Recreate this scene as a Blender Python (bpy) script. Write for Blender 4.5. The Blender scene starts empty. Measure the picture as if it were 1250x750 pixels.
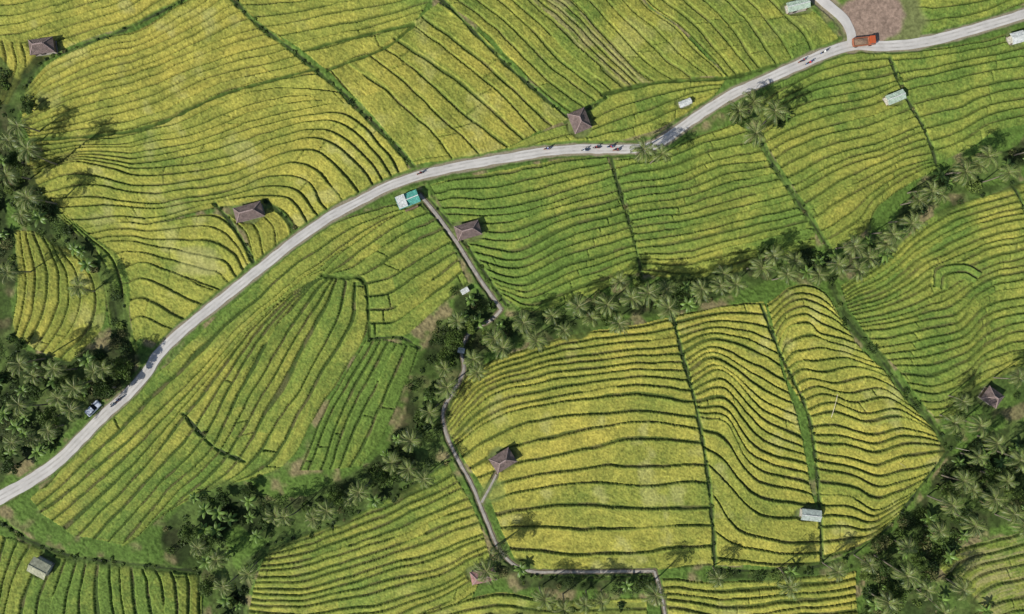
import bpy, bmesh, math, random
import numpy as np
from mathutils import Vector, Matrix
rng=np.random.default_rng(7); random.seed(7)
S=0.2; CX=625.; CY=375.; H=170.
scn=bpy.context.scene
# ------------------------------------------------------------------ noise
TAB=rng.random((256,256))
def vn(x,y,sc,seed=0):
    x=np.asarray(x,float)/sc+seed*17.31+1000; y=np.asarray(y,float)/sc+seed*9.73+1000
    xi=np.floor(x).astype(int); yi=np.floor(y).astype(int)
    fx=x-xi; fy=y-yi; fx=fx*fx*(3-2*fx); fy=fy*fy*(3-2*fy)
    a=TAB[xi%256,yi%256]; b=TAB[(xi+1)%256,yi%256]; c=TAB[xi%256,(yi+1)%256]; d=TAB[(xi+1)%256,(yi+1)%256]
    return (a*(1-fx)+b*fx)*(1-fy)+(c*(1-fx)+d*fx)*fy
def fbm(x,y,sc,seed=0,o=3):
    r=0;w=0;a=1
    for i in range(o):
        r=r+a*vn(x,y,sc/2**i,seed+i*3.3); w+=a; a*=.5
    return r/w
def sst(a,b,x):
    t=np.clip((x-a)/(b-a),0,1); return t*t*(3-2*t)
def crv(pts,n):
    p=np.array(pts,float)
    P=np.vstack([2*p[0]-p[1],p,2*p[-1]-p[-2]])
    out=[]
    for i in range(1,len(P)-2):
        t=np.linspace(0,1,40,endpoint=False)[:,None]
        a,b,c,d=P[i-1],P[i],P[i+1],P[i+2]
        out.append(.5*((2*b)+(-a+c)*t+(2*a-5*b+4*c-d)*t*t+(-a+3*b-3*c+d)*t**3))
    out.append(P[-2][None]); q=np.vstack(out)
    L=np.concatenate([[0],np.cumsum(np.linalg.norm(np.diff(q,axis=0),axis=1))])
    s=np.linspace(0,L[-1],n)
    return np.stack([np.interp(s,L,q[:,0]),np.interp(s,L,q[:,1])],1),L[-1]
def dpoly(x,y,pts):
    x=np.asarray(x,float);y=np.asarray(y,float)
    D=np.full(x.shape,1e18)
    for (ax,ay),(bx,by) in zip(pts[:-1],pts[1:]):
        dx,dy=bx-ax,by-ay; l=dx*dx+dy*dy+1e-9
        t=np.clip(((x-ax)*dx+(y-ay)*dy)/l,0,1)
        D=np.minimum(D,(x-ax-t*dx)**2+(y-ay-t*dy)**2)
    return np.sqrt(D)
def inpoly(x,y,pts):
    r=np.zeros(np.shape(x),bool); n=len(pts)
    for i in range(n):
        x1,y1=pts[i];x2,y2=pts[(i+1)%n]
        if y1==y2: continue
        c=((y1>y)!=(y2>y))&(x<(x2-x1)*(y-y1)/(y2-y1)+x1)
        r^=c
    return r
# ------------------------------------------------------------------ layout (plan survey, 1 unit = 0.2 m)
ROAD=[(-260,730),(-120,665),(-40,626),(0,608),(45,582),(75,560),(100,535),(130,505),(155,483),(180,455),(195,432),(225,403),(260,375),(300,343),(335,315),(360,295),(400,267),(440,245),(480,225),(520,212),(560,203),(610,194),(660,186),(700,182),(750,182),(790,180),(815,168),(850,143),(890,118),(930,100),(975,80),(1010,65),(1040,56),(1070,57),(1110,55),(1150,47),(1200,33),(1250,18),(1330,-6),(1500,-60)]
ROAD2=[(1038,57),(1038,42),(1030,26),(1015,12),(998,-2),(970,-30),(900,-90),(800,-200)]
PATHS=[[(512,237),(535,265),(560,300),(585,340),(612,378)],
 [(612,378),(598,392),(575,404),(563,428),(566,452),(552,480),(541,500),(543,525),(557,556),(576,590),(595,636),(612,672),(642,694),(700,696),(798,696)],
 [(798,696),(806,722),(812,760),(815,840)],
 [(588,612),(600,590),(606,578)]]
RAV=[(1400,120),(1250,190),(1200,208),(1140,232),(1100,270),(1060,308),(1010,322),(960,325),(900,343),(840,355),(790,365),(730,385),(680,402),(630,402),(590,408),(548,430),(530,465),(515,520),(490,562),(440,600),(380,630),(320,632),(270,630),(225,650),(255,690),(275,730),(285,840)]
RAV2=[(1400,500),(1250,540),(1200,585),(1150,620),(1110,660),(1090,710),(1080,840)]
def zb(x,y):
    z=3.0*(fbm(x,y,420,5,2)-.5)
    z=z-2.2*np.exp(-(dpoly(x,y,RAV)/34)**2)-2.0*np.exp(-(dpoly(x,y,RAV2)/45)**2)
    return z
m=42
dx0,dx1,dy0,dy1=-70,1320,-70,820
off=1.8*1.22**np.arange(1,m+1); off=np.cumsum(off)
xs=np.concatenate([dx0-off[::-1],np.arange(dx0,dx1+1),dx1+off])
ys=np.concatenate([dy0-off[::-1],np.arange(dy0,dy1+1),dy1+off])
gx,gy=np.meshgrid(xs,ys); NR,NC=gx.shape
def coarse(fn,k=3):
    ci=np.unique(np.concatenate([np.arange(0,NC,k),[NC-1]])); ri=np.unique(np.concatenate([np.arange(0,NR,k),[NR-1]]))
    f=fn(gx[np.ix_(ri,ci)],gy[np.ix_(ri,ci)])
    def up(f,co,full):
        j=np.clip(np.searchsorted(co,full,side='right')-1,0,len(co)-2); t=(full-co[j])/(co[j+1]-co[j]); return f[:,j]*(1-t)+f[:,j+1]*t
    f=up(f,xs[ci],xs); return up(f.T,ys[ri],ys).T
dline=np.full((NR,NC),99.); fr=np.full((NR,NC),.5); cell=np.zeros((NR,NC)); yel=np.zeros((NR,NC)); strk=np.full((NR,NC),.5)
lwA=np.full((NR,NC),1.9); dkA=np.full((NR,NC),.8); mask=np.zeros((NR,NC),bool); brn=np.zeros((NR,NC))
pc=[0]
def patch(keys,counts,y=.6,lw=2.2,dk=1.,br=0.,cross=200,wob=1.0,drop=.2):
    pc[0]+=1; pid=pc[0]
    C=[crv(k,500) for k in keys]; u0=0
    for i in range(len(keys)-1):
        A,la=C[i];B,lb=C[i+1]; L=max(la,lb)
        gap=np.linalg.norm(B-A,axis=1); ns=int(L*1.6)+2; nt=int(gap.max()*1.6)+2
        s=np.linspace(0,499,ns); 
        a=np.stack([np.interp(s,np.arange(500),A[:,k]) for k in(0,1)],1); b=np.stack([np.interp(s,np.arange(500),B[:,k]) for k in(0,1)],1)
        t=np.linspace(0,1,nt)
        P=a[:,None]*(1-t)[None,:,None]+b[:,None]*t[None,:,None]
        g=np.linalg.norm(b-a,axis=1)[:,None]/counts[i]
        u=u0+t[None]*counts[i]+0*g
        sl=(s/499*L)[:,None]+0*u
        u2=u+.5*(vn(sl,u*150,150,pid)-.5)+.10*(vn(sl,u*60,38,pid+50)-.5)
        X=P[...,0]+wob*(8*(vn(P[...,0],P[...,1],60,1)-.5)+1.9*(vn(P[...,0],P[...,1],17,2)-.5))
        Y=P[...,1]+wob*(8*(vn(P[...,0],P[...,1],60,3)-.5)+1.9*(vn(P[...,0],P[...,1],17,4)-.5))
        j=np.round(u2); d=np.abs(u2-j)*g
        d=d+6*sst(drop,drop-.12,vn(sl,j*977,110,pid+9))
        fl=np.floor(u2)
        hh=(fl*0.618+pid*.37)%1
        q=sl/cross+hh*5; qj=np.round(q); on=((qj*.754877+fl*.5698)%1)>.5
        dc=np.abs(q-qj)*cross+.5
        d=np.where(on,np.minimum(d,dc+.35),d)
        ci=np.round(X-dx0).astype(int)+m; ri=np.round(Y-dy0).astype(int)+m
        ok=(ci>=m)&(ci<NC-m)&(ri>=m)&(ri<NR-m)
        r=ri[ok];c=ci[ok]
        dline[r,c]=d[ok]; fr[r,c]=(u2-fl)[ok]
        cell[r,c]=((fl*.7548+pid*.331+np.floor(q)*.19)%1)[ok]
        yel[r,c]=y; strk[r,c]=(.6*vn(sl/10,u2*g,1.3,pid)+.4*vn(sl/26,u2*g,2.6,pid+3))[ok]
        lwA[r,c]=(lw*(.5+.5*np.clip(g,6,13)/11)+0*u)[ok]
        dkA[r,c]=dk; mask[r,c]=True; brn[r,c]=br
        u0+=counts[i]
# top-left
patch([[(-90,-60),(60,-70),(200,-85)],[(-20,5),(40,0),(100,-15),(170,-50)],[(0,42),(40,38),(100,22),(150,2),(200,-30)],[(35,90),(62,72),(112,52),(162,33),(232,-5)]],[4,3,3],.72,1.5,.6)
patch([[(-60,10),(-50,60),(-40,130)],[(-5,45),(0,80),(-10,130)],[(28,52),(33,85),(14,125)]],[3,3],.72,1.5,.6)
patch([[(36,108),(65,80),(115,58),(170,36),(238,-4),(290,-40)],[(33,150),(100,120),(180,95),(262,62),(335,42)],[(40,172),(120,168),(190,155),(270,118),(330,100),(385,84)]],[7,5],.68,1.2,.45)
patch([[(40,172),(120,168),(190,155),(270,118),(330,100),(385,84)],[(35,205),(100,188),(180,188),(270,160),(350,140),(430,130),(475,170),(500,205)],[(37,222),(90,200),(180,215),(270,205),(340,180),(395,172),(435,200),(455,228)],[(60,245),(120,240),(200,245),(270,235),(330,215),(375,220),(395,245),(410,262)],[(100,280),(150,272),(200,270),(280,250),(330,250),(350,262),(362,280),(365,290)]],[4,4,3,3],.62,1.6,.68)
patch([[(100,280),(140,272),(200,272),(265,262),(295,290),(308,318)],[(118,300),(150,292),(200,300),(270,315),(290,335)],[(155,330),(180,322),(230,340),(265,355)],[(162,365),(180,362),(215,380),(235,390)],[(165,415),(172,410),(185,412),(195,418)]],[3,2,2,2],.70,1.1,.35)
patch([[(278,262),(300,285),(312,320)],[(332,252),(350,270),(358,292)]],[3],.6,1.5,.6)
patch([[(30,215),(70,260),(110,300),(130,345),(138,400),(148,432)],[(50,232),(100,275),(145,310),(160,350),(162,400),(168,425)]],[3],.3,1.8,.7)
patch([[(22,285),(28,330),(22,375),(15,400)],[(55,288),(75,330),(70,380),(45,425)],[(85,293),(125,340),(130,390),(88,442)]],[4,4],.55,1.8,.75)
# upper centre
patch([[(290,-60),(400,-80),(500,-80)],[(285,-5),(380,-8),(470,-22),(520,-35)],[(322,32),(380,22),(460,8),(532,-12)],[(372,65),(420,50),(470,40),(512,22)],[(400,88),(430,74),(470,60),(505,33)]],[4,3,3,1],.42,1.5,.6)
patch([[(400,88),(450,135),(480,168),(505,200)],[(432,75),(480,118),(530,162),(552,195)],[(470,58),(520,95),(570,140),(618,180)],[(505,32),(560,75),(610,115),(655,160)],[(538,0),(590,50),(640,95),(690,145)]],[1,2,2,2],.56,1.8,.8,cross=110)
patch([[(480,-70),(545,0),(600,50),(650,95),(695,138)],[(540,-60),(600,0),(650,40),(700,85),(738,118)],[(590,-60),(645,0),(690,42),(735,85),(765,112)]],[3,2],.52,1.5,.65,cross=150)
patch([[(590,-60),(645,0),(690,42),(735,85),(765,112)],[(640,-60),(695,0),(735,40),(770,80),(798,102)]],[4],.6,1.6,.6,br=.55)
patch([[(640,-60),(695,0),(735,40),(770,80),(798,102)],[(735,-60),(785,0),(820,30),(855,70),(885,95)]],[4],.52,1.4,.55,cross=90)
patch([[(735,-60),(790,0),(825,30),(860,68),(888,95)],[(800,-60),(850,0),(880,30),(905,60),(930,85)],[(850,-60),(900,-5),(930,25),(955,50),(970,74)],[(900,-60),(965,-5),(990,15),(1010,35),(1022,50)]],[3,2,2],.42,1.5,.6,cross=45)
patch([[(700,150),(740,120),(800,103),(885,98)],[(722,174),(765,172),(800,162),(868,124)]],[4],.42,1.5,.6,cross=70)
patch([[(620,180),(660,162),(697,150)],[(650,184),(680,178),(720,175)]],[2],.42,1.5,.6)
# left-centre field
patch([[(40,607),(130,520),(200,450),(280,375),(370,300),(440,258),(510,247)],[(52,625),(150,545),(220,478),(290,402),(350,350),(400,315),(450,280),(490,262)],[(90,655),(170,580),(225,507),(285,430),(345,368),(380,345),(395,335)],[(150,668),(205,605),(260,545),(290,475),(330,410),(375,355),(397,335)],[(205,625),(280,575),(325,505),(372,425),(395,380),(413,338)],[(250,600),(340,570),(388,505),(425,450),(448,400),(443,345)]],[2,3,3,3,3],.36,2.6,.95,cross=260,drop=.12)
patch([[(385,340),(430,298),(480,266),(515,252)],[(400,335),(440,320),(490,290),(535,268)],[(443,345),(480,335),(525,305),(552,292)],[(450,412),(490,412),(540,370),(572,345)]],[2,2,4],.28,2.0,.85,cross=130)
patch([[(450,412),(430,450),(395,510),(365,572)],[(475,418),(455,455),(425,520),(405,575)],[(510,425),(495,465),(468,530),(440,572)]],[3,3],-.1,2.2,.9)
# centre-top
patch([[(528,228),(600,209),(680,195),(742,190)],[(548,262),(620,262),(690,240),(752,225)],[(572,300),(630,308),(700,275),(765,260)],[(593,335),(640,348),(700,320),(775,300)],[(612,362),(655,385),(710,362),(783,335)]],[4,4,4,4],.14,1.6,.7,cross=140)
patch([[(750,198),(800,192),(860,165),(908,145)],[(762,235),(820,225),(880,200),(940,195)],[(772,280),(830,270),(890,255),(965,235)],[(780,320),(830,315),(900,300),(990,275)],[(785,338),(840,340),(910,330),(1000,300)]],[4,5,5,3],.22,1.4,.55,cross=120)
patch([[(930,120),(980,90),(1030,70),(1085,68)],[(930,165),(990,140),(1050,125),(1098,105)],[(960,215),(1010,190),(1070,170),(1125,150)],[(990,265),(1040,235),(1095,205),(1143,190)],[(1018,305),(1060,280),(1080,245),(1150,205)]],[5,5,5,3],.26,1.5,.6,cross=120)
patch([[(1085,68),(1130,62),(1200,47),(1340,10)],[(1100,100),(1150,90),(1200,75),(1340,60)],[(1120,140),(1170,130),(1220,110),(1340,105)],[(1145,195),(1180,180),(1230,155),(1340,130)]],[3,3,4],.28,1.4,.5,cross=100)
patch([[(1010,-80),(1150,-85),(1340,-80)],[(1040,-14),(1090,-12),(1150,-12),(1340,-45)],[(1110,44),(1180,27),(1240,8),(1340,-22)]],[4,4],.3,1.4,.5,cross=100)
# right
patch([[(1030,345),(1090,310),(1140,265),(1200,240),(1340,190)],[(1035,375),(1100,350),(1150,320),(1200,300),(1340,270)],[(1055,405),(1110,395),(1165,385),(1210,350),(1340,320)],[(1085,440),(1130,435),(1180,420),(1220,390),(1340,375)],[(1115,475),(1145,475),(1185,460),(1215,435),(1340,420)],[(1145,512),(1160,508),(1190,490),(1205,470),(1235,455)]],[7,6,4,4,3],.36,1.5,.6,cross=110)
patch([[(1138,352),(1143,328),(1172,322),(1196,332)],[(1148,355),(1152,338),(1172,332),(1190,338)],[(1156,356),(1162,346),(1175,342),(1186,344)]],[1,1],.1,1.8,.8)
# centre-bottom big field
patch([[(545,500),(570,460),(630,432),(720,408),(820,388)],[(550,530),(590,480),(660,455),(740,445),(838,440)],[(560,545),(600,510),(670,490),(760,480),(850,490)],[(585,580),(630,560),(690,548),(770,535),(860,540)],[(600,610),(640,597),(710,588),(790,590),(866,592)],[(612,645),(660,640),(730,640),(800,640),(870,640)],[(635,688),(690,691),(750,692),(810,692),(873,690)]],[5,4,3,2,2,2],.74,1.75,.8,cross=900,drop=.18)
patch([[(824,385),(860,378),(895,372),(930,370)],[(832,430),(870,415),(915,430),(950,445)],[(840,470),(880,455),(925,500),(975,520)],[(852,510),(885,520),(920,570),(990,590)],[(862,560),(885,580),(925,620),(1000,630)],[(868,600),(900,640),(950,655),(1003,660)],[(872,690),(910,690),(960,690),(1003,687)]],[5,5,6,3,1,2],.70,1.75,.85,cross=500,drop=.14)
patch([[(935,372),(965,352),(995,347),(1012,360),(1022,385)],[(948,420),(960,398),(985,393),(1005,410),(1045,420)],[(960,460),(980,450),(1010,455),(1050,450),(1090,465)],[(985,500),(1020,490),(1060,505),(1100,500),(1140,525)],[(995,550),(1030,555),(1070,565),(1110,555),(1160,552)],[(1000,600),(1040,605),(1070,620),(1100,610),(1125,595)],[(1003,680),(1030,675),(1060,662),(1080,650),(1095,640)]],[5,4,4,5,4,5],.64,1.7,.85,cross=300,drop=.14)
# bottom
patch([[(330,668),(400,645),(480,607),(550,562)],[(320,690),(400,675),(490,640),(570,605)],[(310,720),(400,710),(500,680),(590,650)],[(303,750),(400,745),(500,725),(600,680)],[(320,830),(430,800),(520,765),(575,728)]],[4,4,4,5],.42,1.9,.8,cross=220)
patch([[(-80,600),(-85,690),(-90,800)],[(-10,648),(-18,690),(-30,800)],[(38,665),(20,700),(0,800)],[(80,678),(70,715),(55,800)],[(130,688),(135,720),(150,800)],[(190,695),(200,720),(208,800)],[(238,702),(243,730),(240,800)]],[3,3,3,4,4,3],.2,2.5,.95,cross=300)
patch([[(810,704),(870,712),(950,708),(1045,698)],[(815,750),(880,760),(960,752),(1050,745)],[(815,830),(880,830),(960,830),(1050,830)]],[5,5],.6,1.7,.75,cross=160)
patch([[(520,748),(600,722),(690,728),(790,728)],[(520,800),(600,780),(690,785),(790,790)]],[4],.5,1.8,.8,cross=160)
patch([[(1150,690),(1190,665),(1340,630)],[(1180,740),(1215,715),(1340,690)],[(1200,800),(1230,790),(1340,770)]],[4,4],.3,1.8,.7,br=.5,cross=90)
# generic terraces beyond the surveyed area
outm=((gx<-6)|(gx>1256)|(gy<-6)|(gy>756))&(~mask)
ug=34*fbm(gx,gy,620,11,2)
gyy,gxx=np.gradient(ug,ys,xs); gr=np.hypot(gxx,gyy)+1e-3
dg=np.abs(ug-np.round(ug))/gr
far=sst(1500,400,np.hypot(gx-CX,gy-CY)-200)
dline=np.where(outm,dg+8*(1-far),dline); fr=np.where(outm,ug-np.floor(ug),fr); cell=np.where(outm,(np.floor(ug)*.7548)%1,cell)
yel=np.where(outm,.2+.5*fbm(gx,gy,300,12,2),yel); mask|=outm
# ------------------------------------------------------------------ heights and cover colours
Z0=coarse(zb)
n1=vn(gx,gy,3.1,31); n2=fbm(gx,gy,26,32,3); n3=fbm(gx,gy,90,33,3); wn=rng.random((NR,NC)); nm_=vn(gx,gy,1.7,44)
lw=lwA*(.6+.6*vn(gx,gy,20,34))
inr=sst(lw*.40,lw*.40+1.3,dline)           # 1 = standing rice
def col(r,g,b): return np.array([r,g,b])[None,None,:]
def mix(a,b,t): return a*(1-t[...,None])+b*t[...,None]
ycl=np.clip(yel+(cell-.5)*.34+(n3-.5)*1.0+(n2-.5)*.55+(n1-.5)*.25,0,1.2)
rice=mix(col(.118,.186,.034)+np.zeros((NR,NC,3)),col(.325,.300,.056),ycl)
rice*=(.98+.34*(n2-.5)+.46*(strk-.5)+.28*(n1-.5)+.34*(nm_-.5)+.38*(wn-.5))[...,None]
rice=mix(rice,col(.37,.36,.13)*(.8+.4*nm_)[...,None],.5*sst(.62,.80,fbm(gx,gy,30,41,3))*sst(.25,.7,yel))
rice=mix(rice,col(.29,.23,.13),brn*sst(.4,.62,strk*.6+n2*.4))
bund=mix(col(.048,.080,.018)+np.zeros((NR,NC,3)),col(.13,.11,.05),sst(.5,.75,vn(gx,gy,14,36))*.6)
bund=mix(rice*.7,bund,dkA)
gcol=mix(col(.085,.145,.026)+np.zeros((NR,NC,3)),col(.20,.17,.08),sst(.50,.72,fbm(gx,gy,22,37,3)))
gcol*=(.6+.45*n1+.35*nm_)[...,None]
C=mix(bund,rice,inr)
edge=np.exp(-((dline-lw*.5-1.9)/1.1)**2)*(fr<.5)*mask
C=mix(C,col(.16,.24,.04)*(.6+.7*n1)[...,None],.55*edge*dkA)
hc=.62*inr*(.45+.55*dkA)
zz=.36*(.5-fr)*inr
C=np.where(mask[...,None],C,gcol)
hz=np.where(mask,hc+zz+.14*(wn-.5)+.13*(strk-.5)+.09*(nm_-.5),.16+.42*n2*n1+.12*wn)
def near(pts,R):
    p=np.array(pts); x0,y0=p.min(0)-R; x1,y1=p.max(0)+R
    c0=np.searchsorted(xs,x0);c1=np.searchsorted(xs,x1);r0=np.searchsorted(ys,y0);r1=np.searchsorted(ys,y1)
    sl=(slice(r0,r1+1),slice(c0,c1+1))
    return sl,dpoly(gx[sl],gy[sl],[tuple(q) for q in p])
DIT=[([(230,-90),(262,-25),(285,0),(315,30),(355,60),(385,85),(420,115),(450,145),(480,175),(505,203)],3.0,1),
([(440,-100),(490,-45),(540,0),(580,40),(620,80),(660,115),(692,142)],2.3,1),([(735,116),(800,102),(885,97),(930,86),(975,73),(1022,50)],1.8,0),([(372,63),(430,47),(505,30)],1.6,0),([(400,87),(470,59),(505,32)],1.6,0),
([(745,188),(757,235),(772,285),(784,337)],2.0,1),([(905,150),(925,170),(945,205),(965,235),(990,270),(1018,308)],3.4,2),([(1085,72),(1100,110),(1125,155),(1146,202)],2.0,1),
([(822,385),(832,430),(848,490),(861,560),(868,620),(872,692)],2.2,1),([(930,372),(950,425),(985,500),(996,560),(1001,620),(1004,688)],1.9,1),
([(1018,350),(1030,385),(1055,415),(1078,442),(1110,485),(1140,518),(1160,548)],4.5,2),([(265,250),(280,268),(295,290),(312,322)],2.1,1),([(325,245),(345,262),(366,288)],2.3,1),
([(-60,590),(0,636),(40,662),(90,680),(150,687),(240,700)],3.4,2),([(35,108),(45,88),(62,74),(112,54),(162,34),(232,-5),(300,-60)],2.6,1),([(40,172),(120,168),(190,155),(270,118),(330,100),(388,84)],1.7,0),
([(395,337),(420,340),(446,346),(452,412)],2.0,0),([(225,505),(262,545),(300,563)],2.0,1),([(452,414),(490,412),(512,425)],2.2,1),([(640,700),(720,703),(800,702)],3,2),([(872,694),(940,697),(1005,690),(1060,668),(1095,642),(1130,596),(1160,552)],3.0,1),
([(1150,205),(1160,235)],2,1),([(520,238),(545,268),(570,300),(595,338),(618,372)],2.6,1),([(300,690),(330,665),(400,642),(480,604),(552,560)],3,2),
([(1235,225),(1243,240),(1252,262),(1275,290)],2.2,1),([(690,150),(740,120)],2,1)]
for pts,w,k in DIT:
    cp,_=crv(pts,max(8,int(len(pts)*5))); sl,d=near(cp,16)
    d=d+2.4*(vn(gx[sl],gy[sl],9,51)-.5)
    a=sst(w+1.4,w-.8,d)
    g=col(.10,.16,.03)*(.5+.9*n1[sl])[...,None]
    if k==0: g=g*.6
    c=mix(g,col(.04,.055,.02)+0*g,sst(1.6,.6,d)*(k>0))
    C[sl]=mix(C[sl],c,a); hz[sl]=hz[sl]*(1-a)+a*(.32*sst(.6,2.2,d)*n1[sl]+.02)
# vegetation masks
VB=[([(1400,120),(1250,190),(1200,208),(1140,232),(1112,262),(1090,295),(1050,322)],14,1.),([(1050,322),(1010,322),(960,325),(900,343),(840,355),(790,365),(740,380)],16,1.1),([(740,380),(690,400),(640,402),(600,408),(565,420)],21,1.15),
([(575,385),(548,430),(530,465),(518,520),(500,562)],26,1.),([(510,565),(440,600),(380,628),(320,636),(285,625)],24,1.),([(285,610),(240,640),(225,655),(255,690),(275,730),(285,840)],26,1.1),
([(640,706),(720,712),(790,714)],7,.8),([(870,700),(940,702),(1005,694),(1050,688)],7,.8),([(18,120),(12,160),(15,200),(25,235),(50,268),(75,285)],18,1.2),([(75,285),(105,300),(135,345),(148,400),(150,440)],10,.9),([(-30,100),(-40,180),(-30,300),(-20,420),(-30,560)],45,1.),
([(6,290),(8,340),(4,390)],13,.9),([(1018,350),(1030,385),(1055,415),(1078,442),(1110,485),(1140,518),(1160,548)],5,.6),([(905,150),(925,170),(950,212),(990,270),(1018,308)],3.5,.4),([(285,0),(355,60),(385,85),(450,145),(505,203)],2.2,.3),
([(780,190),(800,185)],8,.6),([(890,140),(915,137),(945,148)],10,.9),([(0,640),(40,664),(90,682),(150,689),(240,700)],5,.5),([(600,690),(640,686),(650,700)],9,.7),([(300,690),(330,667),(400,645)],7,.6),([(170,440),(200,425)],5,.6),
([(1155,555),(1165,520),(1185,480)],10,.6),([(560,350),(580,380)],8,.5),([(745,188),(757,235),(784,337)],2,.25),([(50,75),(36,95),(34,130)],7,.8),([(325,245),(345,262),(366,288)],3,.5),([(1150,260),(1190,236),(1240,225)],7,.6)]
VP=[([(-20,405),(28,428),(85,443),(120,425),(168,430),(160,462),(120,492),(60,545),(20,572),(-20,590)],1.4),([(1060,680),(1095,648),(1130,610),(1165,560),(1200,540),(1270,505),(1270,632),(1190,655),(1145,690),(1150,765),(1050,765)],1.3),([(1160,700),(1200,740),(1190,770),(1140,770)],.7),
([(1195,470),(1260,440),(1260,520),(1200,520)],.5),([(590,745),(680,728),(790,735),(790,770),(590,770)],.45)]
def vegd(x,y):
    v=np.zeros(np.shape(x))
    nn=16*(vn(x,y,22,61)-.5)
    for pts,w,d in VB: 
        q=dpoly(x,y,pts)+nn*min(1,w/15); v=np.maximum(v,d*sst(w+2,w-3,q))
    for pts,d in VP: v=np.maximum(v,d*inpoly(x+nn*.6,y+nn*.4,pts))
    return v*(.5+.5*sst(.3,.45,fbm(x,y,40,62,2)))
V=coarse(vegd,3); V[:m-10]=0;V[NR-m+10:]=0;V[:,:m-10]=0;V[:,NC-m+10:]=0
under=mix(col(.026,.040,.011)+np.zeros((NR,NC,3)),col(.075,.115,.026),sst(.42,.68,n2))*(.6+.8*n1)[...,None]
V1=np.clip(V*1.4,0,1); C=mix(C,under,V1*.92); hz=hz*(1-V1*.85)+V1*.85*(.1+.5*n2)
# roads verge
RC,_=crv(ROAD,400); sl,d=near(RC,30)
d=d+1.6*(vn(gx[sl],gy[sl],7,71)-.5)
a=sst(11.2,9.2,d); g=mix(col(.09,.145,.03)*(.6+.8*n1[sl])[...,None],col(.22,.19,.13)+0*C[sl],sst(9.0,6.6,d+4*(n2[sl]-.5)))
C[sl]=mix(C[sl],g,a); a2=sst(11.5,8.4,d); hz[sl]=hz[sl]*(1-a2)
sl,d=near(crv(ROAD2,100)[0],30); a=sst(12,9,d); C[sl]=mix(C[sl],col(.22,.19,.12)+0*C[sl],a); hz[sl]*=(1-a)
for pts in PATHS:
    sl,d=near(crv(pts,60)[0],16); d=d+1.2*(vn(gx[sl],gy[sl],6,72)-.5); a=sst(5.2,3.6,d)
    C[sl]=mix(C[sl],mix(col(.06,.095,.022)*(.6+.8*n1[sl])[...,None],col(.15,.12,.08)+0*C[sl],sst(3.6,2.4,d)),a); hz[sl]*=(1-sst(5,3,d))
def blob(px,py,rx,ry,c,hh=.0,k=1.,soft=.18,nz=.35):
    sl=(slice(np.searchsorted(ys,py-ry*1.6),np.searchsorted(ys,py+ry*1.6)),slice(np.searchsorted(xs,px-rx*1.6),np.searchsorted(xs,px+rx*1.6)))
    X=gx[sl];Y=gy[sl]; q=np.hypot((X-px)/rx,(Y-py)/ry)+nz*(fbm(X,Y,14,81,2)-.5)
    a=sst(1+soft,1-soft*.3,q)*k
    C[sl]=mix(C[sl],col(*c)*(.6+.5*n1[sl]+.3*nm_[sl])[...,None],a); hz[sl]=hz[sl]*(1-a)+a*hh
blob(1074,26,52,34,(.15,.17,.06),.05); blob(1063,22,36,29,(.25,.18,.135),.03)
blob(240,320,22,14,(.34,.33,.12),.3,.55,.5,.8); blob(600,600,16,12,(.14,.19,.05),.15,.6,.4,.8)
HUTS=[('farm_hut',50,56,32,20,8,'brown','hip'),('farm_hut',303,259,37,20,15,'brown','hip'),('farm_stall',497,243,30,17,22,'teal','gable'),('farm_hut',571,281,33,20,16,'brown','hip'),('farm_hut',708,146,24,28,22,'brown','hip'),
('tin_shed',838,124,17,8,22,'white','gable'),('tin_shed',1095,118,25,13,22,'palegreen','gable'),('tin_shed',975,6,30,13,14,'palegreen','gable'),('tin_shed',1244,45,18,15,15,'white','gable'),('farm_hut',614,562,30,22,32,'brown','hip'),
('farm_hut',590,703,33,17,12,'pink','hip'),('tin_shed',44,696,26,21,-28,'olive','gable'),('tin_shed',993,631,26,15,-6,'greyg','gable'),('farm_hut',1217,486,24,20,-35,'brown','hip'),('tin_shed',567,355,11,7,30,'white','gable'),('tin_shed',562,429,9,7,-10,'white','gable')]
def gnd(px,py,h=0):
    f=(H-h)/H; return CX+(px-CX)*f,CY+(py-CY)*f
for (nm,px,py,L,W,rot,mt,kd) in HUTS:
    x,y=gnd(px,py,2.5); blob(x,y,L*.5+1.5,W*.5+1.5,(.12,.15,.05),.05,.9,.3,.7)
ZT=Z0+hz
def zt(px,py,arr=None):
    a=ZT if arr is None else arr
    ix=int(np.clip(round(px-dx0),0,dx1-dx0))+m; iy=int(np.clip(round(py-dy0),0,dy1-dy0))+m
    return float(a[iy,ix])
def w2(px,py): return (px-CX)*S,(CY-py)*S
# ------------------------------------------------------------------ mesh helpers
def npmesh(name,v,f,cols=None,mats=(),mi=None,smooth=False):
    me=bpy.data.meshes.new(name); v=np.asarray(v,np.float32); f=np.asarray(f,np.int32); k=f.shape[1]
    me.vertices.add(len(v)); me.vertices.foreach_set('co',v.ravel())
    me.loops.add(f.size); me.loops.foreach_set('vertex_index',f.ravel())
    me.polygons.add(len(f)); me.polygons.foreach_set('loop_start',np.arange(0,f.size,k,dtype=np.int32))
    if mi is not None: me.polygons.foreach_set('material_index',np.asarray(mi,np.int32))
    me.polygons.foreach_set('use_smooth',np.full(len(f),smooth))
    me.update(calc_edges=True)
    if cols is not None:
        ca=me.color_attributes.new('Col','FLOAT_COLOR','POINT'); rgba=np.ones((len(v),4),np.float32); rgba[:,:3]=cols; ca.data.foreach_set('color',rgba.ravel())
    for mm in mats: me.materials.append(mm)
    return me
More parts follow.
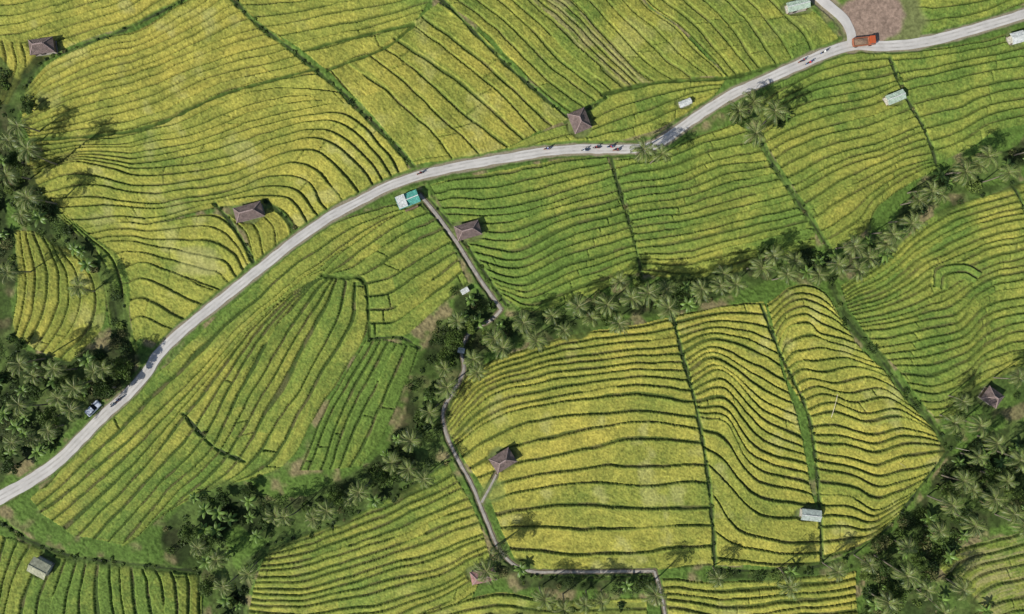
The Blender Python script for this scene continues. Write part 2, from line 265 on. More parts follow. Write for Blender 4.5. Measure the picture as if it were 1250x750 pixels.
def obj(name,me,loc=(0,0,0),rot=(0,0,0),sc=1,parent=None):
    o=bpy.data.objects.new(name,me); scn.collection.objects.link(o); o.location=loc; o.rotation_euler=rot; o.scale=(sc,)*3 if np.isscalar(sc) else sc
    if parent: o.parent=parent
    return o
def mat(name,base=(.5,.5,.5),rough=.8,spec=.2,attr=False,nscale=1.5,namp=.4,bump=.3,bscale=8,metal=0,wave=None,transl=0):
    M=bpy.data.materials.new(name); M.use_nodes=True; N=M.node_tree.nodes; L=M.node_tree.links; b=N['Principled BSDF']
    b.inputs['Roughness'].default_value=rough; b.inputs['Specular IOR Level'].default_value=spec; b.inputs['Metallic'].default_value=metal
    tc=N.new('ShaderNodeTexCoord'); nz=N.new('ShaderNodeTexNoise'); nz.inputs['Scale'].default_value=nscale; nz.inputs['Detail'].default_value=4; nz.inputs['Roughness'].default_value=.65
    L.new(tc.outputs['Object'],nz.inputs['Vector'])
    mr=N.new('ShaderNodeMapRange'); mr.inputs[1].default_value=.3; mr.inputs[2].default_value=.7; mr.inputs[3].default_value=1-namp; mr.inputs[4].default_value=1+namp
    L.new(nz.outputs['Fac'],mr.inputs[0])
    vm=N.new('ShaderNodeVectorMath'); vm.operation='SCALE'
    if attr:
        at=N.new('ShaderNodeAttribute'); at.attribute_name='Col'; L.new(at.outputs['Color'],vm.inputs[0])
    else: vm.inputs[0].default_value=base
    L.new(mr.outputs[0],vm.inputs['Scale']); L.new(vm.outputs[0],b.inputs['Base Color'])
    if bump>0:
        n2_=N.new('ShaderNodeTexNoise'); n2_.inputs['Scale'].default_value=bscale; n2_.inputs['Detail'].default_value=3; L.new(tc.outputs['Object'],n2_.inputs['Vector'])
        bp=N.new('ShaderNodeBump'); bp.inputs['Strength'].default_value=bump; bp.inputs['Distance'].default_value=.08; hsrc=n2_.outputs['Fac']
        if wave:
            wv=N.new('ShaderNodeTexWave'); wv.inputs['Scale'].default_value=wave; wv.bands_direction='X'; L.new(tc.outputs['Object'],wv.inputs['Vector']); hsrc=wv.outputs['Fac']
        L.new(hsrc,bp.inputs['Height']); L.new(bp.outputs[0],b.inputs['Normal'])
    if transl:
        out=N['Material Output']; tr=N.new('ShaderNodeBsdfTranslucent'); L.new(vm.outputs[0],tr.inputs['Color']); ms=N.new('ShaderNodeMixShader'); ms.inputs[0].default_value=transl
        L.new(b.outputs[0],ms.inputs[1]); L.new(tr.outputs[0],ms.inputs[2]); L.new(ms.outputs[0],out.inputs['Surface'])
    return M
Mter=mat('rice_and_grass',attr=True,rough=.85,spec=.12,nscale=2.2,namp=.25,bump=.5,bscale=9)
vx=np.stack([(gx-CX)*S,(CY-gy)*S,ZT],-1).reshape(-1,3)
idx=np.arange(NR*NC).reshape(NR,NC)
F=np.stack([idx[:-1,:-1],idx[1:,:-1],idx[1:,1:],idx[:-1,1:]],-1).reshape(-1,4)
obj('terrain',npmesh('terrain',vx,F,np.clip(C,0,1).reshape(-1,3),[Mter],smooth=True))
# roads
Mroad=mat('worn_concrete',(.45,.43,.395),.85,.2,nscale=.22,namp=.16,bump=.25,bscale=5)
Mpath=mat('path_concrete',(.29,.265,.225),.9,.2,nscale=.8,namp=.3,bump=.3)
Mtrack=mat('tyre_worn_strip',(.39,.37,.335),.85,.2,nscale=.5,namp=.22,bump=.1)
def strip(name,pts,hw,zo,M,seed=0,step=4,offp=0.,th=.3,crown=.03,parent=None):
    L=crv(pts,10)[1]; n=int(L/step); p,_=crv(pts,n)
    t=np.gradient(p,axis=0); t/=np.linalg.norm(t,axis=1)[:,None]; nrm=np.stack([-t[:,1],t[:,0]],1)
    z=zb(p[:,0],p[:,1])+zo
    hwv=np.full(n,float(hw)) if np.isscalar(hw) else np.interp(p[:,0],hw[0],hw[1])
    q=np.arange(n)*step; k0=min(1,hwv.mean()/3)
    l=p+nrm*(offp+hwv+1.3*k0*(vn(q,0*q,10,seed)-.5))[:,None]; r=p+nrm*(offp-hwv-1.3*k0*(vn(q,0*q,10,seed+4)-.5))[:,None]; c=(l+r)/2
    rows=[(l,z-th),(l,z),(c,z+crown),(r,z),(r,z-th)]
    v=np.concatenate([np.stack([(a[:,0]-CX)*S,(CY-a[:,1])*S,zz_],1) for a,zz_ in rows])
    f=[]
    for k in range(4):
        a=k*n+np.arange(n-1); f.append(np.stack([a,a+n,a+n+1,a+1],1))
    return obj(name,npmesh(name,v,np.concatenate(f)[:,::-1],None,[M]),parent=parent)
rd=strip('road',ROAD,([-260,0,120,260,520,900,1040,1260],[7.8,7.8,6.6,5.6,5.1,5.6,6.4,5.4]),.12,Mroad,1,crown=0)
for o_ in (-2.4,2.4): strip('tyre_track',ROAD,.9,.126,Mtrack,9+o_,offp=o_,th=.002,crown=0,parent=rd)
strip('side_road',ROAD2,5.6,.135,Mroad,2)
for i,pp in enumerate(PATHS): strip('footpath',pp,[1.9,1.6,1.4,1.3][i],.10,Mpath,5+i)
# ------------------------------------------------------------------ buildings
MC={'brown':(.19,.14,.125),'pink':(.36,.20,.18),'teal':(.10,.38,.30),'white':(.62,.64,.60),'palegreen':(.42,.52,.40),'olive':(.40,.40,.27),'greyg':(.42,.48,.42)}
Mroof={k:mat('roof_'+k,c,.6 if k!='brown' else .85,.3,nscale=1.6,namp=.38,bump=.8,wave=3.0 if k not in('brown','pink') else 4.0) for k,c in MC.items()}
Mwood=mat('weathered_wood',(.16,.11,.07),.9); Mwall=mat('plaster_wall',(.45,.42,.36),.9,nscale=3); Mdark=mat('dark_opening',(.03,.03,.03),.6); Mcap=mat('ridge_tile',(.28,.21,.19),.8,nscale=6)
def bm_mesh(name,verts,faces,M):
    me=bpy.data.meshes.new(name); me.from_pydata(verts,[],faces); me.update(); me.materials.append(M); return me
def box(name,c,s,M,parent=None,bev=0,rot=(0,0,0)):
    bm=bmesh.new(); bmesh.ops.create_cube(bm,size=1); 
    for v in bm.verts: v.co=Vector((v.co.x*s[0],v.co.y*s[1],v.co.z*s[2]))
    if bev: bmesh.ops.bevel(bm,geom=bm.edges[:],offset=bev,segments=2,affect='EDGES')
    me=bpy.data.meshes.new(name); bm.to_mesh(me); bm.free(); me.materials.append(M)
    return obj(name,me,c,rot,1,parent)
def slab(name,p,q,w,th,M,parent):
    p=Vector(p);q=Vector(q);d=q-p; o=box(name,(p+q)/2,(d.length,w,th),M,parent); o.rotation_mode='QUATERNION'; o.rotation_quaternion=d.to_track_quat('X','Z'); return o
def building(nm,px,py,L,W,rot,mt,kd):
    x,y=gnd(px,py,2.8); X,Y=w2(x,y); zg=zt(x,y)-.05
    e=bpy.data.objects.new(nm,None); scn.collection.objects.link(e); e.location=(X,Y,zg); e.rotation_euler=(0,0,math.radians(rot))
    L*=.92;W*=.92
    l=L*S/2; w=W*S/2; ev=2.0 if min(l,w)>1 else 1.5; rh=min(l,w)*(.75 if kd=='hip' else .35); bl=l-.45 if l>1.2 else l-.2; bw=w-.45 if w>1.2 else w-.2
    M=Mroof[mt]
    box('plinth',(0,0,.1),(2*bl+.3,2*bw+.3,.35),Mpath,e,.02)
    for sx in(-1,1):
        for sy in(-1,1): box('post',(sx*bl,sy*bw,(ev+.27)/2),(.14,.14,ev-.27),Mwood,e)
    box('back_wall',(0,bw,.28+(ev-.4)/2),(2*bl-.16,.1,ev-.4),Mwall if mt!='brown' else Mwood,e); box('left_wall',(-bl,0,.28+(ev-.4)/2),(.1,2*bw-.16,ev-.4),Mwall if mt!='brown' else Mwood,e)
    box('right_wall',(bl,0,.28+.45),(.1,2*bw-.16,.9),Mwall if mt!='brown' else Mwood,e); box('door',(-bl*.3,-bw,.28+(ev-.4)/2),(min(.8,bl),.06,ev-.4),Mdark,e)
    if kd=='hip':
        rl=max(l-w*.95,.12)
        if l>=w: A=(-rl,0,ev+rh);B=(rl,0,ev+rh)
        else: rl=w-l*.9; A=(0,-rl,ev+rh);B=(0,rl,ev+rh)
        co=[(-l,-w,ev),(l,-w,ev),(l,w,ev),(-l,w,ev)]
        if l>=w: fs=[(0,1,5,4),(1,2,5),(2,3,4,5),(3,0,4)]
        else: fs=[(0,1,4),(1,2,5,4),(2,3,5),(3,0,4,5)]
        vs=[Vector(a) for a in co]+[Vector(A),Vector(B)]
        vs2=vs+[v-Vector((0,0,.15)) for v in vs]
        fs2=fs+[tuple(i+6 for i in reversed(f)) for f in fs]+[(i,i+6,(i+1)%4+6,(i+1)%4) for i in range(4)]
        obj('roof',bm_mesh('roof',vs2,fs2,M),parent=e)
        slab('ridge_cap',(A[0],A[1],A[2]+.05),(B[0],B[1],B[2]+.05),.3,.12,Mcap,e)
        ends=[0,3] if l>=w else [0,1]
        for i in range(4):
            T=A if i in ends else B
            c=co[i]; slab('hip_cap',(c[0],c[1],c[2]+.04),(T[0],T[1],T[2]+.04),.16,.07,Mcap,e)
    else:
        for sg in(-1,1):
            vs=[(-l,sg*w,ev),(l,sg*w,ev),(l,0,ev+rh),(-l,0,ev+rh)]; vs+=[(a,b,c-.07) for a,b,c in vs]
            fs=[(0,1,2,3),(7,6,5,4),(0,4,5,1),(1,5,6,2),(2,6,7,3),(3,7,4,0)]
            if sg>0: fs=[f[::-1] for f in fs]
            obj('roof_slope',bm_mesh('roof_slope',vs,fs,M),parent=e)
        slab('ridge_cap',(-l,0,ev+rh+.04),(l,0,ev+rh+.04),.22,.06,Mroof['white'] if mt!='olive' else M,e)
        if mt=='teal':
            box('white_awning',(-l*.55,0,ev+rh+.12),(l*.8,2*w*.98,.05),Mroof['white'],e)
            box('counter',(0,-w-.6,.55),(l*1.2,.5,.9),Mwood,e)
    return e
for h in HUTS: building(*h)
# ------------------------------------------------------------------ foliage
def leafquads(c,size,asp=.5,up=.6,r=rng):
    n=len(c); a=r.normal(size=(n,3)); nn=r.normal(size=(n,3)); nn[:,2]=np.abs(nn[:,2])+up; nn/=np.linalg.norm(nn,axis=1)[:,None]
    a-=nn*(a*nn).sum(1)[:,None]; a/=np.linalg.norm(a,axis=1)[:,None]; b=np.cross(nn,a)
    s=(size if not np.isscalar(size) else np.full(n,size))[:,None]
    v=np.stack([c+a*s,c+b*s*asp,c-a*s,c-b*s*asp],1).reshape(-1,3); f=np.arange(4*n).reshape(-1,4); return v,f
Mleaf=mat('broadleaf_foliage',attr=True,rough=.55,spec=.22,nscale=.7,namp=.25,bump=0,transl=.2)
Mbark=mat('bark',(.20,.17,.13),.9,nscale=4); Mfrond=mat('palm_frond',attr=True,rough=.45,spec=.28,nscale=1,namp=.2,bump=0,transl=.12)
PALG=np.array([[.030,.056,.011],[.050,.088,.016],[.078,.125,.022],[.120,.170,.033],[.16,.16,.055],[.040,.072,.019]])
N=90000
px=rng.uniform(-60,1310,N); py=rng.uniform(-60,810,N)
vd=vegd(px,py); keep=(rng.random(N)<vd*.072)&(dpoly(px,py,ROAD)>12)
for pp in PATHS: keep&=dpoly(px,py,pp)>5.5
for (nm,hx,hy,L_,W_,*_r) in HUTS: keep&=np.hypot(px-hx,py-hy)>max(L_,W_)*.5+5
px=px[keep];py=py[keep];vd=vd[keep]
wx=[];wy=[]
for pts,w,k in DIT:
    if k==0: continue
    cp,L_=crv(pts,max(4,int(crv(pts,10)[1]/7)))
    q=cp+rng.normal(size=cp.shape)*w*.6; kk=rng.random(len(q))<.5; wx.append(q[kk,0]); wy.append(q[kk,1])
wx=np.concatenate(wx);wy=np.concatenate(wy); kk=(dpoly(wx,wy,ROAD)>12); wx=wx[kk];wy=wy[kk]
px=np.concatenate([px,wx]);py=np.concatenate([py,wy]);vd=np.concatenate([vd,np.full(len(wx),.1)])
vs=[];cs=[]; tot=0
for x,y,d in zip(px,py,vd):
    big=vn(x,y,35,91); R=(.35+1.3*rng.random()**1.7)*(.6+.75*float(big)); 
    if d<.5: R*=.65
    if d<.2: R=rng.uniform(.2,.5)
    n=int(40+90*R*R*.8); dirn=rng.normal(size=(n,3)); dirn[:,2]=np.abs(dirn[:,2])*.9-.05; dirn/=np.linalg.norm(dirn,axis=1)[:,None]
    rr=R*(.45+.7*rng.random(n)**.6)*(.7+.6*vn(dirn[:,0]*3+x,dirn[:,1]*3+y,1,5))
    X,Y=w2(x,y); c=dirn*rr[:,None]*np.array([1,1,.85])+np.array([X,Y,zt(x,y)+.15*R])
    v,f=leafquads(c,rng.uniform(.10,.26,n)*(1.7 if rng.random()<.2 else 1),.5)
    k=rng.choice(6,p=[.16,.26,.24,.13,.07,.14]); base=PALG[k]*(.75+.5*rng.random())
    cc=base[None]*(.5+.75*rng.random((n,1)))
    vs.append(v); cs.append(np.repeat(cc,4,0)); tot+=n
v=np.concatenate(vs); obj('undergrowth_foliage',npmesh('undergrowth_foliage',v,np.arange(len(v)).reshape(-1,4),np.concatenate(cs),[Mleaf]))
print('undergrowth leaves',tot,'bushes',len(px))
def tube(pts,rad,k=7):
    pts=np.array(pts,float); n=len(pts); t=np.gradient(pts,axis=0); t/=np.linalg.norm(t,axis=1)[:,None]
    ref=np.array([1,.1,0.]) ; V_=[]
    for i in range(n):
        a=np.cross(t[i],ref); a/=np.linalg.norm(a); b=np.cross(t[i],a)
        for j in range(k):
            th=2*math.pi*j/k; V_.append(pts[i]+rad[i]*(a*math.cos(th)+b*math.sin(th)))
    F_=[(i*k+j,i*k+(j+1)%k,(i+1)*k+(j+1)%k,(i+1)*k+j) for i in range(n-1) for j in range(k)]
    return np.array(V_),np.array(F_)
def palm(seed,h):
    r=np.random.default_rng(seed); V_=[];F_=[];C_=[];MI=[];nv=0
    def add(v,f,c,mi):
        nonlocal nv
        V_.append(v);F_.append(np.asarray(f)+nv);C_.append(np.broadcast_to(c,(len(v),3)) if np.ndim(c)==1 else c);MI.append(np.full(len(f),mi)); nv+=len(v)
    bx,by=r.normal(size=2)*.6
    P=[(bx*(t**2),by*(t**2),h*t) for t in np.linspace(0,1,9)]
    v,f=tube(P,.20-.09*np.linspace(0,1,9)); add(v,f,np.array([.16,.13,.1]),0)
    top=np.array(P[-1]); nf=r.integers(16,21)
    for i in range(nf):
        q=i/nf; az=i*2.39996+r.normal()*.2; e0=math.radians(58-72*q+r.normal()*7); Lf=r.uniform(4.0,4.9)*(.72+.28*min(1,q*3)); ns=13
        pos=top.copy(); pts=[pos.copy()]; el=e0; tw=r.normal()*.05
        for k in range(ns):
            el-=math.radians(3+3.0*k*.5)*(.8+.4*q); az2=az+tw*k; pos=pos+np.array([math.cos(az2)*math.cos(el),math.sin(az2)*math.cos(el),math.sin(el)])*Lf/ns; pts.append(pos.copy())
        pts=np.array(pts); side=np.array([-math.sin(az),math.cos(az),0])
        base=np.array([.082,.122,.028])*(.6+.8*r.random())
        if q>.82 and r.random()<.5: base=np.array([.20,.16,.08])
        elif q<.25: base=np.array([.15,.195,.045])
        vv=np.concatenate([pts+side*.05,pts-side*.05]); n=len(pts); a=np.arange(n-1); add(vv,np.stack([a,a+1,a+1+n,a+n],1),np.array([.21,.22,.08]),1)
        tt=np.linspace(.1,1,19); L_=[]
        for t in tt:
            fi=t*ns; k=min(int(fi),ns-1); p=pts[k]+(pts[k+1]-pts[k])*(fi-k); d=(pts[k+1]-pts[k]); d/=np.linalg.norm(d)
            ll=.85*math.sin(math.pi*(.18+.72*t))**.8
            for sg in(-1,1):
                dr=side*sg*.70+d*(.5+.5*t)+np.array([0,0,-.25-.2*r.random()])+r.normal(size=3)*.05; dr/=np.linalg.norm(dr)
                wv=d*.085
                L_.append([p-wv*.6,p+dr*ll*.5-wv,p+dr*ll,p+dr*ll*.5+wv])
        vv=np.array(L_).reshape(-1,3); add(vv,np.arange(len(vv)).reshape(-1,4),np.repeat(base[None]*(.75+.5*r.random((len(L_),1))),4,0),1)
    for k in range(7):
        a=r.random()*6.28; c=top+np.array([.3*math.cos(a),.3*math.sin(a),-.25-.15*r.random()]); v,f=tube([c+np.array([0,0,z]) for z in(-.14,-.08,0,.08,.14)],[.02,.1,.13,.1,.02],6); add(v,f,np.array([.12,.14,.03]),1)
    return npmesh('coconut_palm',np.concatenate(V_),np.concatenate(F_),np.concatenate(C_),[Mbark,Mfrond],np.concatenate(MI))
PH=[8,9.5,11,7,10,8.5,9,10.5]; PM=[palm(100+i,h) for i,h in enumerate(PH)]
PALMS=[(20,150),(8,170),(28,188),(12,212),(38,242),(22,262),(95,355),(18,442),(42,465),(92,468),(112,455),(72,488),(28,500),(132,448),(12,540),(55,525),(8,330),(785,178),(803,190),(905,135),(925,128),(945,142),(930,160),(1215,190),(1198,203),(1228,215),(1180,205),(1135,228),(1120,245),(1112,266),(1092,280),(1085,302),(1062,312),(1050,328),(1028,318),(1000,332),(975,318),(950,315),(925,326),(905,350),(880,355),(855,362),(822,372),(790,357),(765,365),(742,375),(752,395),(720,392),(690,402),(650,415),(635,393),(600,412),(572,440),(552,470),(530,500),(560,395),(500,570),(478,560),(440,602),(428,612),(400,618),(385,637),(350,637),(262,690),(270,722),(300,700),(240,668),(608,678),(598,692),(660,732),(690,742),(720,740),(805,732),(880,705),(738,735),(1100,700),(1060,690),(1080,738),(1168,512),(1182,488),(1202,520),(1240,465),(1222,540),(1200,562),(1230,582),(1248,560),(1190,602),(1215,605),(1240,622),(1190,638),(1150,652),(1248,642),(1180,722),(1152,742),(1130,715),(860,348),(1040,300),(340,628),(505,540),(515,590),(1270,180),(-20,200),(-25,470),(1290,580),(970,712),(1020,700),(762,345),(812,350),(672,385),(705,378),(620,425),(585,455),(1150,235),(890,335),(960,340),(540,445),(1112,672),(1165,620),(1175,590),(60,455),(85,505),(35,540)]
for i,(a,b) in enumerate(PALMS):
    k=int(rng.integers(0,8)); sc=rng.uniform(.8,1.12); 
    g0=zt(*gnd(a,b,9),Z0); x,y=gnd(a,b,PH[k]*sc+g0); X,Y=w2(x,y)
    obj('coconut_palm',PM[k],(X,Y,zt(x,y,Z0)-.1),(0,0,rng.uniform(0,6.28)),sc)
def btree(seed,R,h):
    r=np.random.default_rng(seed); V_=[];F_=[];C_=[];MI=[];nv=0
    def add(v,f,c,mi):
        nonlocal nv
        V_.append(v);F_.append(np.asarray(f)+nv);C_.append(c);MI.append(np.full(len(f),mi)); nv+=len(v)
    v,f=tube([(0,0,0),(.1,0,h*.25),(0,.1,h*.5),(0,0,h*.75)],[.24,.19,.14,.07]); add(v,f,np.tile([.15,.12,.09],(len(v),1)),0)
    base=PALG[r.integers(1,4)]
    for i in range(int(9+R*2)):
        a=i*2.4; rr=R*.78*math.sqrt((i+.3)/(9+R*2))*r.uniform(.7,1.2); c=np.array([math.cos(a)*rr,math.sin(a)*rr,h*(.78+.25*(1-rr/R))*r.uniform(.75,1.08)])
        v,f=tube([(0,0,h*.45),c*.55+np.array([0,0,h*.2]),c],[.09,.06,.03],5); add(v,f,np.tile([.15,.12,.09],(len(v),1)),0)
        n=170; d=r.normal(size=(n,3)); d/=np.linalg.norm(d,axis=1)[:,None]; cr=R*r.uniform(.2,.38); p=c+d*(cr*(.4+.8*r.random(n)**.5))[:,None]*np.array([1,1,.75])
        v,f=leafquads(p,r.uniform(.12,.26,n),.55,.5,r); cc=base*r.uniform(.75,1.3); add(v,f,np.repeat(cc[None]*(.6+.7*r.random((n,1))),4,0),1)
    return npmesh('broadleaf_tree',np.concatenate(V_),np.concatenate(F_),np.concatenate(C_),[Mbark,Mleaf],np.concatenate(MI))
BM=[btree(300+i,R,h) for i,(R,h) in enumerate([(2.2,4.5),(2.8,6),(1.8,4),(3.0,6.0)])]
BT=[(75,468),(95,485),(20,420),(130,475),(10,570),(60,510),(575,400),(545,440),(525,480),(470,580),(300,600),(320,640),(230,650),(280,740),(250,720),(1080,690),(1140,640),(1210,580),(1090,725),(1060,705),(905,145),(15,195),(30,130),(780,345),(935,305),(410,610),(1240,600),(270,610),(1125,690),(1100,740),(1160,600),(40,480),(555,415),(515,510),(490,575),(5,230),(150,450),(250,665)]
for a,b in BT:
    k=int(rng.integers(0,4)); g0=zt(a,b,Z0); x,y=gnd(a,b,4+g0); X,Y=w2(x,y); obj('broadleaf_tree',BM[k],(X,Y,zt(x,y,Z0)-.1),(0,0,rng.uniform(0,6.28)),rng.uniform(.7,1.05))
def banana(seed):
    r=np.random.default_rng(seed); V_=[];F_=[];C_=[];MI=[];nv=0
    v,f=tube([(0,0,0),(.03,0,1),(0,0,2)],[.15,.12,.07]); V_.append(v);F_.append(f);C_.append(np.tile([.15,.18,.06],(len(v),1)));nv=len(v)
    for i in range(9):
        az=i*2.4+r.normal()*.2; el=math.radians(65-6*i); p=np.array([0,0,2.]); side=np.array([-math.sin(az),math.cos(az),0]); L=r.uniform(1.8,2.5); c=[];l=[];rr=[]
        for k in range(9):
            w=.34*math.sin(math.pi*min(1,.06+k/8.4))**.6 if k<8 else .02
            l.append(p+side*w-np.array([0,0,w*.35]));c.append(p.copy());rr.append(p-side*w-np.array([0,0,w*.35]))
            p=p+np.array([math.cos(az)*math.cos(el),math.sin(az)*math.cos(el),math.sin(el)])*L/8; el-=math.radians(11)
        vv=np.array(l+c+rr); a=np.arange(8); f=np.concatenate([np.stack([a,a+1,a+10,a+9],1),np.stack([a+9,a+10,a+19,a+18],1)]); V_.append(vv);F_.append(f+nv);C_.append(np.tile(np.array([.12,.195,.035])*r.uniform(.7,1.3),(len(vv),1)));nv+=len(vv)
    return npmesh('banana_plant',np.concatenate(V_),np.concatenate(F_),np.concatenate(C_),[Mfrond])
NM=[banana(400+i) for i in range(3)]
cnt=0
while cnt<110:
    a,b=rng.uniform(-20,1270),rng.uniform(-20,770)
    if vegd(np.array([a]),np.array([b]))[0]>.6 and dpoly(np.array([a]),np.array([b]),ROAD)[0]>18:
        X,Y=w2(a,b); obj('banana_plant',NM[cnt%3],(X,Y,zt(a,b)-.1),(0,0,rng.uniform(0,6.28)),rng.uniform(.7,1.2)); cnt+=1
# ------------------------------------------------------------------ vehicles
Mred=mat('truck_cab_paint',(.42,.09,.03),.35,.5,nscale=3,namp=.12,bump=0); Mor=mat('orange_bed',(.36,.13,.07),.6,nscale=3); Mtyre=mat('tyre_rubber',(.02,.02,.02),.9); Mglass=mat('dark_glass',(.02,.025,.03),.1,.6,namp=.05,bump=0); Mcargo=mat('sand_load',(.22,.15,.10),.95,nscale=4,bump=.9)
Mwp=mat('silver_paint',(.50,.55,.62),.3,.5,namp=.05,bump=0); Mblue=mat('blue_paint',(.05,.13,.35),.5); Mchr=mat('metal_trim',(.4,.4,.4),.35,metal=.8)
def wheel(name,c,r,w,parent):
    bm=bmesh.new(); bmesh.ops.create_cone(bm,cap_ends=True,segments=20,radius1=r,radius2=r,depth=w); bmesh.ops.bevel(bm,geom=[e for e in bm.edges if len(e.link_faces)==2 and any(len(f.verts)>4 for f in e.link_faces)],offset=r*.15,segments=2,affect='EDGES')
    me=bpy.data.meshes.new(name); bm.to_mesh(me); bm.free(); me.materials.append(Mtyre); obj(name,me,c,(math.pi/2,0,0),1,parent)
def extr(name,prof,w,M,parent,bev=.05,y0=0):
    n=len(prof); bm=bmesh.new(); a=[bm.verts.new((x,y0-w/2,z)) for x,z in prof]; b=[bm.verts.new((x,y0+w/2,z)) for x,z in prof]
    bm.faces.new(a); bm.faces.new(b[::-1])
    for i in range(n): bm.faces.new((a[i],b[i],b[(i+1)%n],a[(i+1)%n]))
    bmesh.ops.recalc_face_normals(bm,faces=bm.faces[:]); bmesh.ops.bevel(bm,geom=bm.edges[:],offset=bev,segments=2,affect='EDGES')
    me=bpy.data.meshes.new(name); bm.to_mesh(me); bm.free(); me.materials.append(M); return obj(name,me,(0,0,0),parent=parent)
def zbp(px,py): return float(zb(np.array([px]),np.array([py]))[0])
def empty(name,px,py,rot,h=0.13):
    X,Y=w2(px,py); e=bpy.data.objects.new(name,None); scn.collection.objects.link(e); e.location=(X,Y,zbp(px,py)+h); e.rotation_euler=(0,0,math.radians(rot)); return e
t=empty('cargo_truck',1050,54,6)
box('chassis',(0,0,.62),(5.0,.9,.2),Mdark,t); extr('cab',[(1.2,.6),(2.7,.6),(2.75,1.3),(2.5,2.15),(1.2,2.2)],1.85,Mred,t,.07); box('windscreen',(2.64,0,1.72),(.05,1.6,.6),Mglass,t,.01,(0,-.29,0))
for s_ in(-1,1): box('side_window',(1.9,s_*.925,1.75),(.8,.03,.5),Mglass,t); box('bed_side',(-.75,s_*.95,1.25),(3.6,.07,.75),Mor,t,.01); box('mirror',(2.45,s_*1.08,1.7),(.08,.18,.3),Mdark,t)
box('bed_floor',(-.75,0,.85),(3.5,1.8,.1),Mor,t); box('headboard',(1.08,0,1.35),(.07,1.82,.95),Mor,t); box('tailgate',(-2.58,0,1.25),(.07,1.82,.75),Mor,t); box('bumper',(2.78,0,.55),(.15,1.8,.25),Mchr,t,.03)
bm=bmesh.new(); bmesh.ops.create_grid(bm,x_segments=14,y_segments=8,size=1)
for v_ in bm.verts: v_.co=Vector((v_.co.x*1.75-.75,v_.co.y*.88,1.25+.42*max(0,1-(v_.co.x**2))*max(0,1-v_.co.y**2)+.08*random.random()))
me=bpy.data.meshes.new('sand_load'); bm.to_mesh(me); bm.free(); me.materials.append(Mcargo); obj('sand_load',me,parent=t)
for x_,ss in((1.9,(.82,)),(-1.5,(.82,.55))):
    for q in ss:
        for s_ in(-1,1): wheel('wheel',(x_,s_*q,.42),.42,.24,t)
def car(px,py,rot,M):
    c=empty('parked_car',px,py,rot)
    extr('body',[(-2.05,.3),(2.05,.3),(2.1,.7),(1.9,.85),(1.0,.97),(-1.9,1.0),(-2.1,.75)],1.7,M,c,.07); extr('cabin',[(-1.75,.97),(1.0,.95),(.35,1.5),(-1.5,1.52)],1.5,Mglass,c,.06); box('roof',(-.58,0,1.53),(1.75,1.36,.06),M,c,.02)
    for x_ in(-1.3,1.3):
        for s_ in(-1,1): wheel('wheel',(x_,s_*.78,.32),.32,.2,c)
    for s_ in(-1,1): box('headlight',(2.06,s_*.6,.68),(.08,.3,.14),Mroof['white'],c,.01); box('mirror',(.75,s_*.93,1.0),(.12,.16,.1),M,c,.02)
car(117,498,46,Mwp)
Mshirt=[mat('shirt_'+n,c,.9,nscale=5,namp=.15) for n,c in(('white',(.6,.6,.58)),('dark',(.04,.04,.06)),('red',(.4,.05,.04)),('blue',(.06,.1,.3)))]
def rider(px,py,rot,k):
    pts=[(0,0,.82),(.03,0,1.1),(.10,0,1.35),(.12,0,1.47),(.15,0,1.62),(.14,0,1.74),(.12,.2,1.38),(.32,.27,1.15),(.52,.28,1.05),(.12,-.2,1.38),(.32,-.27,1.15),(.52,-.28,1.05),(.02,.12,.78),(.42,.17,.74),(.34,.17,.32),(.46,.17,.27),(.02,-.12,.78),(.42,-.17,.74),(.34,-.17,.32),(.46,-.17,.27)]
    ed=[(0,1),(1,2),(2,3),(3,4),(4,5),(2,6),(6,7),(7,8),(2,9),(9,10),(10,11),(0,12),(12,13),(13,14),(14,15),(0,16),(16,17),(17,18),(18,19)]
    rad=[.15,.14,.16,.06,.11,.09,.07,.05,.04,.07,.05,.04,.1,.075,.05,.045,.1,.075,.05,.045]
    me=bpy.data.meshes.new('motorcyclist'); me.from_pydata(pts,ed,[]); me.materials.append(Mshirt[k]); X,Y=w2(px,py)
    o=obj('motorcyclist',me,(X,Y,zbp(px,py)+.13),(0,0,math.radians(rot)))
    md=o.modifiers.new('skin','SKIN')
    for i_,r_ in enumerate(rad): me.skin_vertices[0].data[i_].radius=(r_,r_)
    me.skin_vertices[0].data[0].use_root=True; o.modifiers.new('s','SUBSURF').levels=1
    bm=bmesh.new(); bmesh.ops.create_uvsphere(bm,u_segments=12,v_segments=8,radius=.15); hm=bpy.data.meshes.new('helmet'); bm.to_mesh(hm); bm.free(); hm.materials.append(Mshirt[(k+1)%4]); obj('helmet',hm,(.15,0,1.72),parent=o)
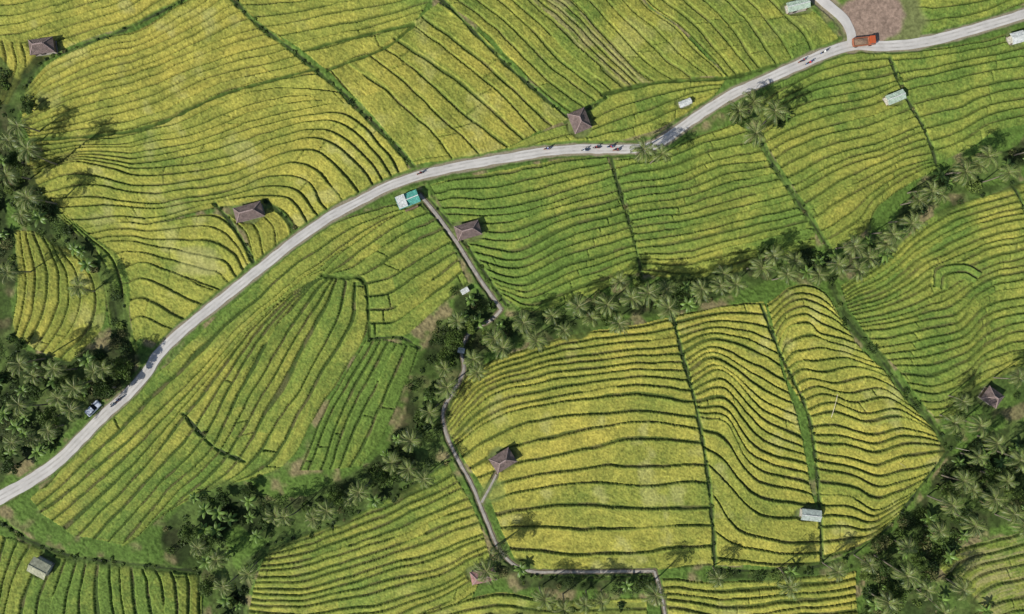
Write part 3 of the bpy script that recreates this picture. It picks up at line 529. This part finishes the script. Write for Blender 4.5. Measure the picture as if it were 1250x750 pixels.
def bike(px,py,rot,k,rd=True):
    e=empty('motorcycle',px,py,rot)
    for x_ in(-.62,.66): wheel('wheel',(x_,0,.29),.29,.11,e)
    extr('bodywork',[(-.85,.62),(-.6,.45),(.1,.35),(.45,.4),(.6,.95),(.45,1.0),(.25,.62),(-.1,.72),(-.8,.78)],.26,Mred if k%2 else Mblue,e,.03); box('seat',(-.35,0,.8),(.75,.27,.1),Mdark,e,.03); box('handlebar',(.5,0,1.02),(.05,.68,.05),Mchr,e,.01); box('fork',(.6,0,.6),(.07,.14,.75),Mchr,e,.01,(0,-.25,0)); box('headlight',(.62,0,.9),(.1,.16,.16),Mroof['white'],e,.02)
    if rd: rider(px,py,rot,k)
for b_ in [(714,184,178,0),(728,181,178,1),(745,180,0,2),(752,184,0,1),(668,182,8,3),(513,212,20,1),(141,493,50,0),(147,488,50,3),(976,77,24,1),(985,79,24,2),(1003,66,24,0)]: bike(*b_)
Mbam=mat('bamboo_pole',(.55,.5,.38),.6,nscale=3)
for (a,b,c,d) in [(1015,512,1024,482),(1100,566,1108,572),(1170,548,1188,552)]:
    X,Y=w2(a,b); z0=zt(a,b,Z0); hh=5.; x2,y2=gnd(c,d,hh); X2,Y2=w2(x2,y2)
    P=[(X+(X2-X)*t_**1.2,Y+(Y2-Y)*t_**1.2,z0+hh*t_) for t_ in np.linspace(0,1,9)]
    v,f=tube(P,np.linspace(.07,.04,9),6); obj('bamboo_pole',npmesh('bamboo_pole',v,f,None,[Mbam]))
# ------------------------------------------------------------------ camera, light
cd=bpy.data.cameras.new('camera'); cam=bpy.data.objects.new('camera',cd); scn.collection.objects.link(cam); cam.location=(0,0,H); cd.sensor_width=36; cd.lens=36*H/250.; cd.clip_end=8000; scn.camera=cam
el=math.radians(42); hd=Vector((.80,.60,0)).normalized(); dr=Vector((hd.x*math.cos(el),hd.y*math.cos(el),-math.sin(el)))
ld=bpy.data.lights.new('sun','SUN'); ld.energy=5.0; ld.angle=math.radians(.5); ld.color=(1,.965,.90); lo=bpy.data.objects.new('sun',ld); scn.collection.objects.link(lo); lo.rotation_mode='QUATERNION'; lo.rotation_quaternion=dr.to_track_quat('-Z','Y')
w=bpy.data.worlds.new('World'); scn.world=w; w.use_nodes=True; N_=w.node_tree.nodes; sk=N_.new('ShaderNodeTexSky'); sk.sky_type='NISHITA'; sk.sun_disc=False; sk.sun_elevation=el; sk.sun_rotation=math.atan2(-hd.x,-hd.y)
w.node_tree.links.new(sk.outputs[0],N_['Background'].inputs[0]); N_['Background'].inputs[1].default_value=.11
scn.view_settings.view_transform='Standard'; scn.view_settings.look='None'; scn.view_settings.exposure=0
